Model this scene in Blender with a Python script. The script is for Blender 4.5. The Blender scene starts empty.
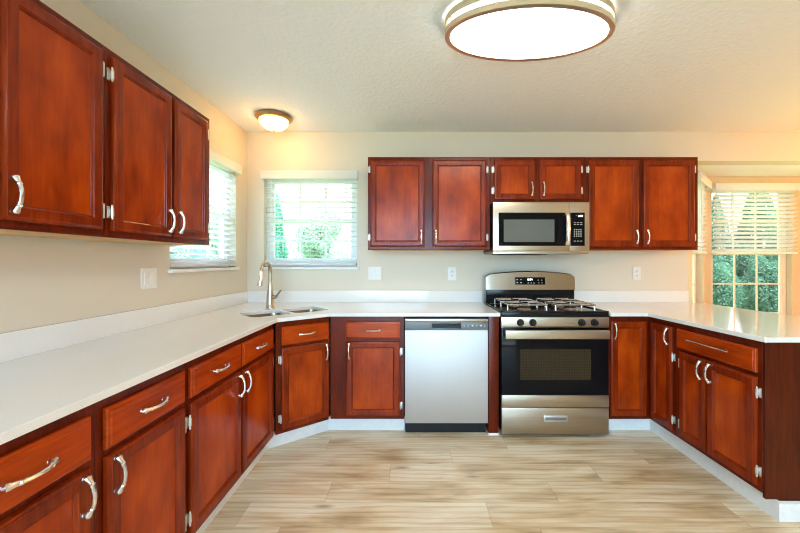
import bpy, bmesh, math, random
import numpy as np
from mathutils import Vector, Matrix
random.seed(7)
R = math.radians
scene = bpy.context.scene
COL = scene.collection

# ------------------------------------------------------------------ camera
CAM_H = 1.25
cam_d = bpy.data.cameras.new('camera')
cam = bpy.data.objects.new('camera', cam_d)
COL.objects.link(cam)
cam.location = (0, 0, CAM_H)
cam.rotation_euler = (R(90), 0, 0)
cam_d.sensor_fit = 'HORIZONTAL'
cam_d.sensor_width = 36
cam_d.lens = 36 * 350 / 800
cam_d.shift_x = -13 / 800
cam_d.shift_y = -4.5 / 800
cam_d.clip_start = 0.02
scene.camera = cam

# ------------------------------------------------------------------ world + exposure
SKY = 10.0
SKY_FRONT = 1.4
world = bpy.data.worlds.new('sky')
scene.world = world
world.use_nodes = True
bg = world.node_tree.nodes['Background']
bg.inputs['Color'].default_value = (0.42, 0.71, 1.0, 1)
# sky boosted behind the house (-y) to fill the room, dimmer outside the windows
wn_ = world.node_tree
tc_ = wn_.nodes.new('ShaderNodeTexCoord'); sp_ = wn_.nodes.new('ShaderNodeSeparateXYZ'); mr_ = wn_.nodes.new('ShaderNodeMapRange')
mr_.interpolation_type = 'SMOOTHSTEP'
wn_.links.new(tc_.outputs['Generated'], sp_.inputs[0]); wn_.links.new(sp_.outputs['Y'], mr_.inputs['Value'])
mr_.inputs['From Min'].default_value = -0.5; mr_.inputs['From Max'].default_value = 0.35
mr_.inputs['To Min'].default_value = SKY; mr_.inputs['To Max'].default_value = SKY_FRONT
wn_.links.new(mr_.outputs['Result'], bg.inputs['Strength'])
m2_ = wn_.nodes.new('ShaderNodeMapRange'); m2_.inputs['From Min'].default_value = -0.5; m2_.inputs['From Max'].default_value = 0.35
wn_.links.new(sp_.outputs['Y'], m2_.inputs['Value'])
cm_ = wn_.nodes.new('ShaderNodeMix'); cm_.data_type = 'RGBA'          # deeper blue behind the house, white haze ahead
cm_.inputs[6].default_value = (0.42, 0.71, 1.0, 1); cm_.inputs[7].default_value = (0.95, 0.98, 1.0, 1)
wn_.links.new(m2_.outputs['Result'], cm_.inputs['Factor']); wn_.links.new(cm_.outputs[2], bg.inputs['Color'])
scene.view_settings.view_transform = 'Standard'
scene.view_settings.look = 'None'
scene.view_settings.gamma = 1
scene.view_settings.use_curve_mapping = False
scene.view_settings.exposure = 0.80
scene.cycles.use_denoising = True
scene.cycles.filter_width = 1.1
scene.cycles.max_bounces = 10
scene.cycles.diffuse_bounces = 5
scene.cycles.glossy_bounces = 4
scene.cycles.transparent_max_bounces = 16
scene.cycles.sample_clamp_indirect = 6
scene.cycles.caustics_reflective = False
scene.cycles.caustics_refractive = False
LAMP_OVAL = 10.5
LAMP_DOME = 14.0
LAMP_BREAKFAST = 42.0

def portal(loc, rot, sx, sy):
    l = bpy.data.lights.new('daylight_portal', 'AREA')
    l.shape = 'RECTANGLE'; l.size = sx; l.size_y = sy
    l.cycles.is_portal = True
    o = bpy.data.objects.new('daylight_portal', l); COL.objects.link(o)
    o.location = loc; o.rotation_euler = rot
    return o
portal((-0.1, -2.95, 1.25), (R(90), 0, 0), 2.6, 2.1)            # wide opening behind, faces +y
sd_ = bpy.data.lights.new('sun', 'SUN'); sd_.energy = 13.0; sd_.angle = R(1.0); sd_.color = (0.93, 0.98, 1.0)
so_ = bpy.data.objects.new('sun', sd_); COL.objects.link(so_)
so_.rotation_euler = (R(14), 0, R(12))                         # high sun from behind the house, lands on the patio
bl = bpy.data.lights.new('breakfast_lamp', 'POINT')
bl.energy = LAMP_BREAKFAST; bl.color = (1.0, 0.42, 0.07); bl.shadow_soft_size = 0.12
blo = bpy.data.objects.new('breakfast_lamp', bl); COL.objects.link(blo)
blo.location = (4.25, 2.0, 1.85)

# ------------------------------------------------------------------ material helpers
def new_mat(name):
    m = bpy.data.materials.new(name); m.use_nodes = True
    nt = m.node_tree
    return m, nt, nt.nodes['Principled BSDF']
def N(nt, t, **kw):
    n = nt.nodes.new(t)
    for k, v in kw.items(): setattr(n, k, v)
    return n
def setin(n, **kw):
    for k, v in kw.items():
        n.inputs[k.replace('_', ' ')].default_value = v
def rgb(c): return (c[0], c[1], c[2], 1)
def ramp(nt, fac, stops):
    r = N(nt, 'ShaderNodeValToRGB')
    e = r.color_ramp.elements
    while len(e) < len(stops): e.new(0.5)
    for i, (p, c) in enumerate(stops):
        e[i].position = p; e[i].color = rgb(c)
    nt.links.new(fac, r.inputs['Fac'])
    return r.outputs['Color']
def coords(nt, scale=(1, 1, 1), rand=True):
    tc = N(nt, 'ShaderNodeTexCoord')
    mp = N(nt, 'ShaderNodeMapping'); mp.inputs['Scale'].default_value = scale
    nt.links.new(tc.outputs['Object'], mp.inputs['Vector'])
    if not rand: return mp.outputs['Vector']
    oi = N(nt, 'ShaderNodeObjectInfo')
    mu = N(nt, 'ShaderNodeMath', operation='MULTIPLY'); mu.inputs[1].default_value = 37.0
    nt.links.new(oi.outputs['Random'], mu.inputs[0])
    ad = N(nt, 'ShaderNodeVectorMath', operation='ADD')
    nt.links.new(mp.outputs['Vector'], ad.inputs[0]); nt.links.new(mu.outputs[0], ad.inputs[1])
    return ad.outputs['Vector']
def noise(nt, vec, scale, detail=4, rough=0.55, dist=0.0):
    n = N(nt, 'ShaderNodeTexNoise')
    setin(n, Scale=scale, Detail=detail, Roughness=rough, Distortion=dist)
    nt.links.new(vec, n.inputs['Vector'])
    return n.outputs['Fac']
def bump(nt, h, strength, dist=0.002):
    b = N(nt, 'ShaderNodeBump'); setin(b, Strength=strength, Distance=dist)
    nt.links.new(h, b.inputs['Height'])
    return b.outputs['Normal']
def plain(name, col, rough=0.5, metal=0.0, var=0.04, bumps=0.0, scale=40, **kw):
    m, nt, p = new_mat(name)
    v = coords(nt, rand=False)
    f = noise(nt, v, scale, 3)
    lo = tuple(max(0, c * (1 - var)) for c in col); hi = tuple(min(1, c * (1 + var)) for c in col)
    nt.links.new(ramp(nt, f, [(0.3, lo), (0.7, hi)]), p.inputs['Base Color'])
    setin(p, Roughness=rough, Metallic=metal)
    for k, val in kw.items(): p.inputs[k.replace('_', ' ')].default_value = val
    if bumps: nt.links.new(bump(nt, f, bumps), p.inputs['Normal'])
    return m
def wood(name, dark, mid, light, axis='z', rough=0.25, blotch=0.5):
    m, nt, p = new_mat(name)
    s = {'z': (22, 22, 1.6), 'x': (1.6, 22, 22)}[axis]
    v = coords(nt, s)
    grain = noise(nt, v, 3.0, 6, 0.62, 0.5)
    v2 = coords(nt, {'z': (3, 3, 1.6), 'x': (1.6, 3, 3)}[axis])
    bl_ = noise(nt, v2, 2.2, 3, 0.5)
    mx = N(nt, 'ShaderNodeMix'); mx.inputs['Factor'].default_value = blotch
    nt.links.new(grain, mx.inputs['A']); nt.links.new(bl_, mx.inputs['B'])
    nt.links.new(ramp(nt, mx.outputs['Result'], [(0.30, dark), (0.5, mid), (0.68, light)]), p.inputs['Base Color'])
    setin(p, Roughness=rough)
    p.inputs['Specular IOR Level'].default_value = 0.24
    nt.links.new(bump(nt, grain, 0.08, 0.001), p.inputs['Normal'])
    return m
def emis(name, col, strength):
    m, nt, p = new_mat(name)
    p.inputs['Base Color'].default_value = rgb(col)
    p.inputs['Emission Color'].default_value = rgb(col)
    p.inputs['Emission Strength'].default_value = strength
    return m

M = {}
def wall_mat():
    m, nt, p = new_mat('wall_paint')
    v = coords(nt, rand=False)
    f = noise(nt, v, 160, 3)
    g = noise(nt, v, 1.2, 2)
    nt.links.new(ramp(nt, g, [(0.3, (0.70, 0.64, 0.53)), (0.7, (0.72, 0.66, 0.55))]), p.inputs['Base Color'])
    setin(p, Roughness=0.6)
    nt.links.new(bump(nt, f, 0.06, 0.001), p.inputs['Normal'])
    return m
def ceiling_mat():
    m, nt, p = new_mat('ceiling_texture_paint')
    v = coords(nt, rand=False)
    f = noise(nt, v, 45, 4, 0.6, 0.6)
    vo = N(nt, 'ShaderNodeTexVoronoi'); vo.inputs['Scale'].default_value = 38
    nt.links.new(v, vo.inputs['Vector'])
    mm = N(nt, 'ShaderNodeMath', operation='MULTIPLY')
    nt.links.new(f, mm.inputs[0]); nt.links.new(vo.outputs['Distance'], mm.inputs[1])
    p.inputs['Base Color'].default_value = rgb((0.89, 0.92, 0.91))
    setin(p, Roughness=0.85)
    nt.links.new(bump(nt, mm.outputs[0], 0.42, 0.010), p.inputs['Normal'])
    return m
def floor_mat():
    m, nt, p = new_mat('oak_plank_floor')
    L = nt.links.new
    tc = N(nt, 'ShaderNodeTexCoord'); sep = N(nt, 'ShaderNodeSeparateXYZ'); L(tc.outputs['Object'], sep.inputs[0])
    def ma(op, a, b=None):
        n = N(nt, 'ShaderNodeMath', operation=op)
        for i, q in enumerate((a, b)):
            if q is None: continue
            if isinstance(q, (int, float)): n.inputs[i].default_value = q
            else: L(q, n.inputs[i])
        return n.outputs[0]
    PW, PL = 0.172, 1.22
    yr = ma('DIVIDE', ma('ADD', sep.outputs['Y'], 0.07), PW); row = ma('FLOOR', yr)
    wn = N(nt, 'ShaderNodeTexWhiteNoise', noise_dimensions='1D'); L(row, wn.inputs['W'])
    xr = ma('ADD', ma('DIVIDE', sep.outputs['X'], PL), wn.outputs['Value']); colm = ma('FLOOR', xr)
    cb = N(nt, 'ShaderNodeCombineXYZ'); L(row, cb.inputs[0]); L(colm, cb.inputs[1])
    w2 = N(nt, 'ShaderNodeTexWhiteNoise', noise_dimensions='2D'); L(cb.outputs[0], w2.inputs['Vector'])
    pid = w2.outputs['Value']
    # stretched grain coordinates, shifted plank by plank
    sh = ma('MULTIPLY', pid, 60.0)
    gx = N(nt, 'ShaderNodeCombineXYZ'); L(ma('ADD', ma('MULTIPLY', sep.outputs['X'], 1.0), sh), gx.inputs[0])
    L(ma('MULTIPLY', sep.outputs['Y'], 12.0), gx.inputs[1]); L(sh, gx.inputs[2])
    g1 = noise(nt, gx.outputs[0], 1.6, 8, 0.66, 0.9)
    gx2 = N(nt, 'ShaderNodeCombineXYZ'); L(ma('ADD', ma('MULTIPLY', sep.outputs['X'], 2.2), sh), gx2.inputs[0])
    L(ma('MULTIPLY', sep.outputs['Y'], 9.0), gx2.inputs[1]); L(sh, gx2.inputs[2])
    g2 = noise(nt, gx2.outputs[0], 0.9, 3, 0.5, 0.4)
    base = ramp(nt, g1, [(0.26, (0.60, 0.46, 0.29)), (0.42, (0.80, 0.69, 0.51)), (0.62, (0.90, 0.82, 0.66))])
    patch = ramp(nt, g2, [(0.44, (1, 1, 1)), (0.56, (0.88, 0.80, 0.68)), (0.72, (0.50, 0.37, 0.24))])
    mx = N(nt, 'ShaderNodeMix', data_type='RGBA', blend_type='MULTIPLY'); mx.inputs['Factor'].default_value = 0.9
    L(base, mx.inputs[6]); L(patch, mx.inputs[7])
    tone = ramp(nt, pid, [(0.0, (0.78, 0.70, 0.58)), (0.4, (0.97, 0.94, 0.90)), (1.0, (1.0, 1.0, 1.0))])
    m2 = N(nt, 'ShaderNodeMix', data_type='RGBA', blend_type='MULTIPLY'); m2.inputs['Factor'].default_value = 0.85
    L(mx.outputs[2], m2.inputs[6]); L(tone, m2.inputs[7])
    # knots: sparse dark spots
    kv = N(nt, 'ShaderNodeCombineXYZ'); L(ma('ADD', ma('MULTIPLY', sep.outputs['X'], 1.5), sh), kv.inputs[0]); L(ma('MULTIPLY', sep.outputs['Y'], 5.0), kv.inputs[1])
    vo = N(nt, 'ShaderNodeTexVoronoi'); vo.inputs['Scale'].default_value = 1.3; L(kv.outputs[0], vo.inputs['Vector'])
    kn = ramp(nt, vo.outputs['Distance'], [(0.02, (0.35, 0.22, 0.12)), (0.13, (1, 1, 1))])
    m3 = N(nt, 'ShaderNodeMix', data_type='RGBA', blend_type='MULTIPLY'); m3.inputs['Factor'].default_value = 0.7
    L(m2.outputs[2], m3.inputs[6]); L(kn, m3.inputs[7])
    # cathedral grain lines
    cv = N(nt, 'ShaderNodeCombineXYZ'); L(ma('ADD', ma('MULTIPLY', sep.outputs['X'], 0.8), sh), cv.inputs[0]); L(ma('MULTIPLY', sep.outputs['Y'], 4.0), cv.inputs[1])
    wv = N(nt, 'ShaderNodeTexWave', bands_direction='Y'); L(cv.outputs[0], wv.inputs['Vector'])
    setin(wv, Scale=2.2, Distortion=7.0, Detail=3.0); wv.inputs['Detail Scale'].default_value = 0.7
    wr = ramp(nt, wv.outputs['Fac'], [(0.0, (0.74, 0.64, 0.50)), (0.45, (1, 1, 1))])
    m5 = N(nt, 'ShaderNodeMix', data_type='RGBA', blend_type='MULTIPLY'); m5.inputs['Factor'].default_value = 0.5
    L(m3.outputs[2], m5.inputs[6]); L(wr, m5.inputs[7]); m3 = m5
    # seams
    fy = ma('FRACT', yr); fx = ma('FRACT', xr)
    sy = ma('LESS_THAN', ma('MINIMUM', fy, ma('SUBTRACT', 1.0, fy)), 0.009)
    sx = ma('LESS_THAN', ma('MINIMUM', fx, ma('SUBTRACT', 1.0, fx)), 0.0013)
    seam = ma('MAXIMUM', sy, sx)
    m4 = N(nt, 'ShaderNodeMix', data_type='RGBA', blend_type='MULTIPLY')
    L(ma('MULTIPLY', seam, 0.35), m4.inputs['Factor']); L(m3.outputs[2], m4.inputs[6]); m4.inputs[7].default_value = (0.3, 0.2, 0.12, 1)
    L(m4.outputs[2], p.inputs['Base Color'])
    setin(p, Roughness=0.38)
    L(bump(nt, g1, 0.06, 0.001), p.inputs['Normal'])
    return m
def quartz_mat():
    m, nt, p = new_mat('white_quartz')
    v = coords(nt, rand=False)
    f = noise(nt, v, 220, 2, 0.7)
    nt.links.new(ramp(nt, f, [(0.30, (0.74, 0.735, 0.72)), (0.44, (0.80, 0.80, 0.79)), (0.8, (0.82, 0.82, 0.81))]), p.inputs['Base Color'])
    setin(p, Roughness=0.08)
    return m
def steel_mat(name, col=(0.49, 0.43, 0.34), rough=0.30, axis='x', streak=0.05):
    m, nt, p = new_mat(name)
    s = {'x': (1, 300, 300), 'z': (300, 300, 1)}[axis]
    v = coords(nt, s, rand=False)
    f = noise(nt, v, 1.0, 3)
    nt.links.new(ramp(nt, f, [(0.3, tuple(c * (1 - streak) for c in col)), (0.7, tuple(min(1, c * (1 + streak)) for c in col))]), p.inputs['Base Color'])
    setin(p, Metallic=1.0, Roughness=rough, Anisotropic=0.5)
    nt.links.new(bump(nt, f, 0.02, 0.0005), p.inputs['Normal'])
    return m
def glass_mat():
    m, nt, p = new_mat('window_glass')
    nt.nodes.remove(p)
    t = N(nt, 'ShaderNodeBsdfTransparent'); g = N(nt, 'ShaderNodeBsdfGlossy'); g.inputs['Roughness'].default_value = 0.02
    fr = N(nt, 'ShaderNodeFresnel'); fr.inputs['IOR'].default_value = 1.45
    ng = N(nt, 'ShaderNodeNewGeometry')
    ml = N(nt, 'ShaderNodeMath', operation='MULTIPLY')
    sb = N(nt, 'ShaderNodeMath', operation='SUBTRACT'); sb.inputs[0].default_value = 1
    nt.links.new(ng.outputs['Backfacing'], sb.inputs[1])
    nt.links.new(fr.outputs[0], ml.inputs[0]); nt.links.new(sb.outputs[0], ml.inputs[1])
    mx = N(nt, 'ShaderNodeMixShader')
    nt.links.new(ml.outputs[0], mx.inputs['Fac']); nt.links.new(t.outputs[0], mx.inputs[1]); nt.links.new(g.outputs[0], mx.inputs[2])
    nt.links.new(mx.outputs[0], nt.nodes['Material Output'].inputs['Surface'])
    return m
def blind_mat():
    m, nt, p = new_mat('blind_white')
    nt.nodes.remove(p)
    d = N(nt, 'ShaderNodeBsdfDiffuse'); d.inputs['Color'].default_value = (0.92, 0.92, 0.92, 1)
    t = N(nt, 'ShaderNodeBsdfTranslucent'); t.inputs['Color'].default_value = (0.90, 0.91, 0.92, 1)
    f = noise(nt, coords(nt, rand=False), 30, 2)
    mx = N(nt, 'ShaderNodeMixShader')
    ad = N(nt, 'ShaderNodeMath', operation='MULTIPLY_ADD'); ad.inputs[1].default_value = 0.06; ad.inputs[2].default_value = 0.42
    nt.links.new(f, ad.inputs[0]); nt.links.new(ad.outputs[0], mx.inputs['Fac'])
    nt.links.new(d.outputs[0], mx.inputs[1]); nt.links.new(t.outputs[0], mx.inputs[2])
    nt.links.new(mx.outputs[0], nt.nodes['Material Output'].inputs['Surface'])
    return m
def leaf_mat(name, a, b):
    m, nt, p = new_mat(name)
    f = noise(nt, coords(nt), 3.0, 4)
    ramp(nt, f, [(0.3, a), (0.7, b)])
    nt.nodes.remove(p)
    rc = [n for n in nt.nodes if n.type == 'VALTORGB'][0].outputs['Color']
    d = N(nt, 'ShaderNodeBsdfDiffuse'); t = N(nt, 'ShaderNodeBsdfTranslucent'); mx = N(nt, 'ShaderNodeMixShader')
    mx.inputs['Fac'].default_value = 0.45
    nt.links.new(rc, d.inputs['Color']); nt.links.new(rc, t.inputs['Color'])
    nt.links.new(d.outputs[0], mx.inputs[1]); nt.links.new(t.outputs[0], mx.inputs[2])
    nt.links.new(mx.outputs[0], nt.nodes['Material Output'].inputs['Surface'])
    return m
def oven_window_mat():
    m, nt, p = new_mat('oven_window_screen')
    v = coords(nt, (1, 1, 1), rand=False)
    vo = N(nt, 'ShaderNodeTexVoronoi'); vo.inputs['Scale'].default_value = 55; vo.inputs['Randomness'].default_value = 0.15
    nt.links.new(v, vo.inputs['Vector'])
    nt.links.new(ramp(nt, vo.outputs['Distance'], [(0.25, (0.036, 0.027, 0.012)), (0.6, (0.018, 0.012, 0.009))]), p.inputs['Base Color'])
    setin(p, Roughness=0.07)
    p.inputs['Specular IOR Level'].default_value = 0.3
    return m
M['wall'] = wall_mat(); M['ceiling'] = ceiling_mat(); M['floor'] = floor_mat(); M['quartz'] = quartz_mat()
M['trim'] = plain('white_trim_paint', (0.80, 0.80, 0.78), 0.4)
M['baytrim'] = plain('lamp_tinted_trim_paint', (0.64, 0.50, 0.33), 0.45)  # cream trim with the breakfast lamp's orange glow mixed into the colour
M['wood_v'] = wood('cherry_frame_upright', (0.055, 0.0046, 0.0010), (0.118, 0.0108, 0.0015), (0.185, 0.020, 0.0024), 'z')
M['wood_door'] = wood('cherry_door_frame', (0.095, 0.0082, 0.0012), (0.205, 0.0205, 0.0018), (0.31, 0.037, 0.0026), 'z')
M['wood_h'] = wood('cherry_drawer_level', (0.20, 0.0185, 0.0014), (0.39, 0.044, 0.0022), (0.50, 0.068, 0.0035), 'x')
M['panel'] = wood('cherry_panel_veneer', (0.175, 0.0160, 0.0014), (0.355, 0.041, 0.0022), (0.50, 0.072, 0.0035), 'z', blotch=0.75)
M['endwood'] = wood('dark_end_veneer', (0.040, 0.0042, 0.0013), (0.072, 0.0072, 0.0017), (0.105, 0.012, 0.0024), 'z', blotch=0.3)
M['rawwood'] = wood('pale_underside_wood', (0.50, 0.27, 0.10), (0.62, 0.36, 0.15), (0.70, 0.44, 0.2), 'x', rough=0.5)
M['gap'] = plain('dark_recess', (0.012, 0.009, 0.008), 0.7)
M['steel'] = steel_mat('brushed_steel')
M['steel_guard'] = steel_mat('backguard_steel', (0.45, 0.40, 0.33), 0.24); M['steel_guard'].node_tree.nodes['Principled BSDF'].inputs['Anisotropic'].default_value = 0.0
M['steel_v'] = steel_mat('brushed_steel_door', (0.66, 0.665, 0.665), 0.58, 'z', 0.012)
M['nickel'] = steel_mat('satin_nickel', (0.80, 0.77, 0.72), 0.22, 'x', 0.02)
M['faucet'] = steel_mat('faucet_nickel', (0.52, 0.45, 0.36), 0.25, 'z', 0.02)
M['hinge'] = plain('hinge_metal', (0.72, 0.70, 0.64), 0.35, 0.85)
M['sinksteel'] = steel_mat('sink_steel', (0.46, 0.39, 0.27), 0.25, 'x')
M['lampmetal'] = steel_mat('lamp_nickel', (0.78, 0.68, 0.50), 0.30, 'x', 0.02)
M['bronze'] = plain('dome_lamp_bronze', (0.42, 0.25, 0.11), 0.32, 0.9)
M['blackglass'] = plain('black_glass', (0.006, 0.006, 0.007), 0.07, Specular_IOR_Level=0.12)
M['blackenamel'] = plain('black_enamel', (0.010, 0.010, 0.011), 0.14, Specular_IOR_Level=0.2)
M['blackplastic'] = plain('black_plastic', (0.012, 0.012, 0.013), 0.35, Specular_IOR_Level=0.3)
M['grate'] = plain('grate_iron', (0.60, 0.60, 0.61), 0.25, 0.9)
M['burner'] = plain('burner_metal', (0.34, 0.25, 0.20), 0.35, 0.7)
M['greyplastic'] = plain('slate_plastic', (0.14, 0.155, 0.165), 0.35)
M['ovenwin'] = oven_window_mat()
M['micwin'] = plain('microwave_window', (0.13, 0.14, 0.13), 0.10, var=0.1, scale=300, Specular_IOR_Level=0.3)
M['plate'] = plain('white_plastic', (0.82, 0.82, 0.80), 0.35)
M['slot'] = plain('socket_slot', (0.05, 0.05, 0.05), 0.6)
M['vinyl'] = plain('white_vinyl', (0.82, 0.83, 0.83), 0.35)
M['bayvinyl'] = plain('cream_vinyl', (0.80, 0.74, 0.62), 0.4)
M['glass'] = glass_mat(); M['blind'] = blind_mat()
M['cord'] = plain('blind_cord', (0.75, 0.75, 0.73), 0.6)
M['glyph'] = emis('lit_display', (0.9, 0.95, 1.0), 1.6)
M['print'] = plain('printed_white', (0.62, 0.62, 0.60), 0.5)
M['oval'] = emis('oval_diffuser_glow', (1.0, 0.95, 0.85), LAMP_OVAL)
M['dome'] = emis('dome_glass_glow', (1.0, 0.52, 0.14), LAMP_DOME)
M['conifer'] = leaf_mat('conifer_foliage', (0.06, 0.24, 0.14), (0.16, 0.42, 0.27))
M['hedge'] = leaf_mat('hedge_foliage', (0.055, 0.12, 0.075), (0.11, 0.195, 0.125))
M['pale'] = leaf_mat('haze_pale_foliage', (0.32, 0.40, 0.28), (0.40, 0.48, 0.35))  # washed-out haze and overexposure put into the leaf colour
M['bark'] = plain('bark', (0.16, 0.11, 0.07), 0.9, var=0.3, scale=8)
M['lawn'] = plain('lawn_grass', (0.16, 0.28, 0.09), 0.9, var=0.3, scale=2)
M['bounce_slab'] = plain('bounce_slab_concrete', (0.58, 0.61, 0.63), 0.8, var=0.1, scale=3)  # kept pale to reflect sun up to the ceiling
M['siding'] = plain('house_siding', (0.62, 0.63, 0.62), 0.7)
M['shingle'] = plain('roof_shingle', (0.30, 0.29, 0.29), 0.9, var=0.2, scale=8)

# ------------------------------------------------------------------ mesh helpers
class MB:
    def __init__(s): s.bm = bmesh.new()
    def merge(s, b, mat=None):
        if mat is not None: b.transform(mat)
        me = bpy.data.meshes.new('t'); b.to_mesh(me); b.free(); s.bm.from_mesh(me); bpy.data.meshes.remove(me)
        return s
    def box(s, x0, x1, y0, y1, z0, z1, bev=0.0, seg=2, mat=None):
        b = bmesh.new()
        vs = [b.verts.new((x, y, z)) for x in (x0, x1) for y in (y0, y1) for z in (z0, z1)]
        for f in ((0, 1, 3, 2), (4, 6, 7, 5), (0, 4, 5, 1), (2, 3, 7, 6), (0, 2, 6, 4), (1, 5, 7, 3)):
            b.faces.new([vs[i] for i in f])
        bmesh.ops.recalc_face_normals(b, faces=b.faces)
        if bev > 0: bmesh.ops.bevel(b, geom=list(b.edges), offset=bev, segments=seg, affect='EDGES', profile=0.6)
        return s.merge(b, mat)
    def loft(s, loops, cap0=True, cap1=True, closed=True, mat=None):
        b = bmesh.new()
        rows = [[b.verts.new(p) for p in lp] for lp in loops]
        n = len(rows[0])
        for a, c in zip(rows, rows[1:]):
            for i in range(n if closed else n - 1):
                j = (i + 1) % n
                try: b.faces.new((a[i], a[j], c[j], c[i]))
                except ValueError: pass
        if cap0: b.faces.new(rows[0][::-1])
        if cap1: b.faces.new(rows[-1])
        bmesh.ops.recalc_face_normals(b, faces=b.faces)
        return s.merge(b, mat)
    def tube(s, pts, rad, n=10, caps=True, flat=1.0):
        pts = [Vector(p) for p in pts]
        if not isinstance(rad, (list, tuple)): rad = [rad] * len(pts)
        loops = []; up = None
        for i, p in enumerate(pts):
            t = (pts[min(i + 1, len(pts) - 1)] - pts[max(i - 1, 0)]).normalized()
            if up is None:
                up = Vector((0, 0, 1)) if abs(t.z) < 0.9 else Vector((1, 0, 0))
            u = t.cross(up)
            if u.length < 1e-5: u = t.cross(Vector((0, 1, 0)))
            u.normalize(); v = u.cross(t).normalized(); up = v
            loops.append([p + (u * math.cos(a) * flat + v * math.sin(a)) * rad[i] for a in [2 * math.pi * k / n for k in range(n)]])
        return s.loft(loops, caps, caps)
    def lathe(s, prof, n=24, center=(0, 0, 0), sx=1.0, sy=1.0, axis='z', cap0=False, cap1=False):
        loops = []
        for r, h in prof:
            lp = []
            for k in range(n):
                a = 2 * math.pi * k / n
                if axis == 'z': q = (r * math.cos(a) * sx, r * math.sin(a) * sy, h)
                else: q = (r * math.cos(a) * sx, h, r * math.sin(a) * sy)
                lp.append(Vector(q) + Vector(center))
            loops.append(lp)
        return s.loft(loops, cap0, cap1)
    def prism(s, poly, z0, z1, bev=0.0):
        return s.loft([[(x, y, z0) for x, y in poly], [(x, y, z1) for x, y in poly]])
    def build(s, name, mat, parent=None, smooth=True, angle=35):
        me = bpy.data.meshes.new(name); s.bm.to_mesh(me); s.bm.free()
        if smooth:
            me.polygons.foreach_set('use_smooth', [True] * len(me.polygons))
            me.set_sharp_from_angle(angle=R(angle))
        me.materials.append(M[mat] if isinstance(mat, str) else mat)
        o = bpy.data.objects.new(name, me); COL.objects.link(o)
        if parent is not None: o.parent = parent
        return o
def tag(o, label=None, cat=None, group=None, kind=None):
    if label: o['label'] = label
    if cat: o['category'] = cat
    if group: o['group'] = group
    if kind: o['kind'] = kind
    return o
def thing(name, label, cat, loc=(0, 0, 0), rz=0.0, group=None):
    o = bpy.data.objects.new(name, None); COL.objects.link(o)
    o.location = loc; o.rotation_euler = (0, 0, rz); o.empty_display_size = 0.1
    return tag(o, label, cat, group)
def struct(name, mb, mat, parent=None):
    o = mb.build(name, mat, parent, smooth=False)
    if parent is None: o['kind'] = 'structure'
    return o
def struct_root(name, loc, rz):
    o = bpy.data.objects.new(name, None); COL.objects.link(o)
    o.location = loc; o.rotation_euler = (0, 0, rz); o['kind'] = 'structure'
    return o
def copy_tree(o, parent=None):
    c = o.copy(); COL.objects.link(c)
    if parent is not None: c.parent = parent
    for ch in list(o.children): copy_tree(ch, c)
    return c

# ------------------------------------------------------------------ the room
XL, YB, ZC = -1.50, 3.16, 2.426
XBAY = 2.483; ZBAY = 2.162; YBAY = 3.75
XR = 5.62; YF = -3.0
struct('floor', MB().box(XL - 0.15, XR + 0.15, YF - 0.15, YBAY + 0.12, -0.06, 0.0), 'floor')
struct('ceiling', MB().box(XL - 0.15, XR + 0.15, YF - 0.15, YB + 0.14, ZC, ZC + 0.08), 'ceiling')
# left wall with its window opening
WLY0, WLY1, WZ0, WZ1 = 2.16, 2.96, 1.205, 2.05
w = MB()
w.box(XL - 0.14, XL, YF, WLY0, 0, ZC); w.box(XL - 0.14, XL, WLY1, YB + 0.14, 0, ZC)
w.box(XL - 0.14, XL, WLY0, WLY1, 0, WZ0); w.box(XL - 0.14, XL, WLY0, WLY1, WZ1, ZC)
struct('wall_left', w, 'wall')
# wall behind the sink and range, and the header over the bay
WBX0, WBX1 = -1.345, -0.505
w = MB()
w.box(XL, WBX0, YB, YB + 0.14, 0, ZC); w.box(WBX1, XBAY, YB, YB + 0.14, 0, ZC)
w.box(WBX0, WBX1, YB, YB + 0.14, 0, WZ0); w.box(WBX0, WBX1, YB, YB + 0.14, WZ1, ZC)
w.box(XBAY, XR, YB, YB + 0.14, ZBAY, ZC)
struct('wall_back', w, 'wall')
struct('wall_right', MB().box(XR, XR + 0.14, YF, YB + 0.14, 0, ZC), 'wall')
# unseen wall behind the camera; its unglazed opening is sized to steer daylight
w = MB()
w.box(XL, -1.4, YF - 0.14, YF, 0, ZC); w.box(1.2, XR, YF - 0.14, YF, 0, ZC)
w.box(-1.4, 1.2, YF - 0.14, YF, 2.3, ZC); w.box(-1.4, 1.2, YF - 0.14, YF, 0, 0.2)
struct('wall_front', w, 'wall')
# bay: roof, angled side, centre, other angled side
BX0, BX1 = 3.13, 4.95
struct('bay_soffit', MB().prism([(XBAY - 0.02, YB + 0.14), (XR, YB + 0.14), (BX1 + 0.05, YBAY + 0.12), (BX0 - 0.05, YBAY + 0.12)], ZBAY, ZBAY + 0.08), 'ceiling')
BZ0, BZ1 = 0.62, 2.08
side_len = math.hypot(BX0 - XBAY, YBAY - YB); side_ang = math.atan2(YBAY - YB, BX0 - XBAY)
sl = struct_root('wall_bay_side', (XBAY, YB, 0), side_ang)
w = MB(); a0, a1 = 0.20, 0.77
w.box(0.0, a0, 0, 0.1, 0, ZBAY); w.box(a1, side_len, 0, 0.1, 0, ZBAY); w.box(a0, a1, 0, 0.1, 0, BZ0); w.box(a0, a1, 0, 0.1, BZ1, ZBAY)
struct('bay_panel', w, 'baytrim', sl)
w = MB(); C0, C1, C2, C3 = 3.20, 4.06, 4.15, 4.90
w.box(BX0, C0, YBAY, YBAY + 0.1, 0, ZBAY); w.box(C1, C2, YBAY, YBAY + 0.1, 0, ZBAY); w.box(C3, BX1, YBAY, YBAY + 0.1, 0, ZBAY)
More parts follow.
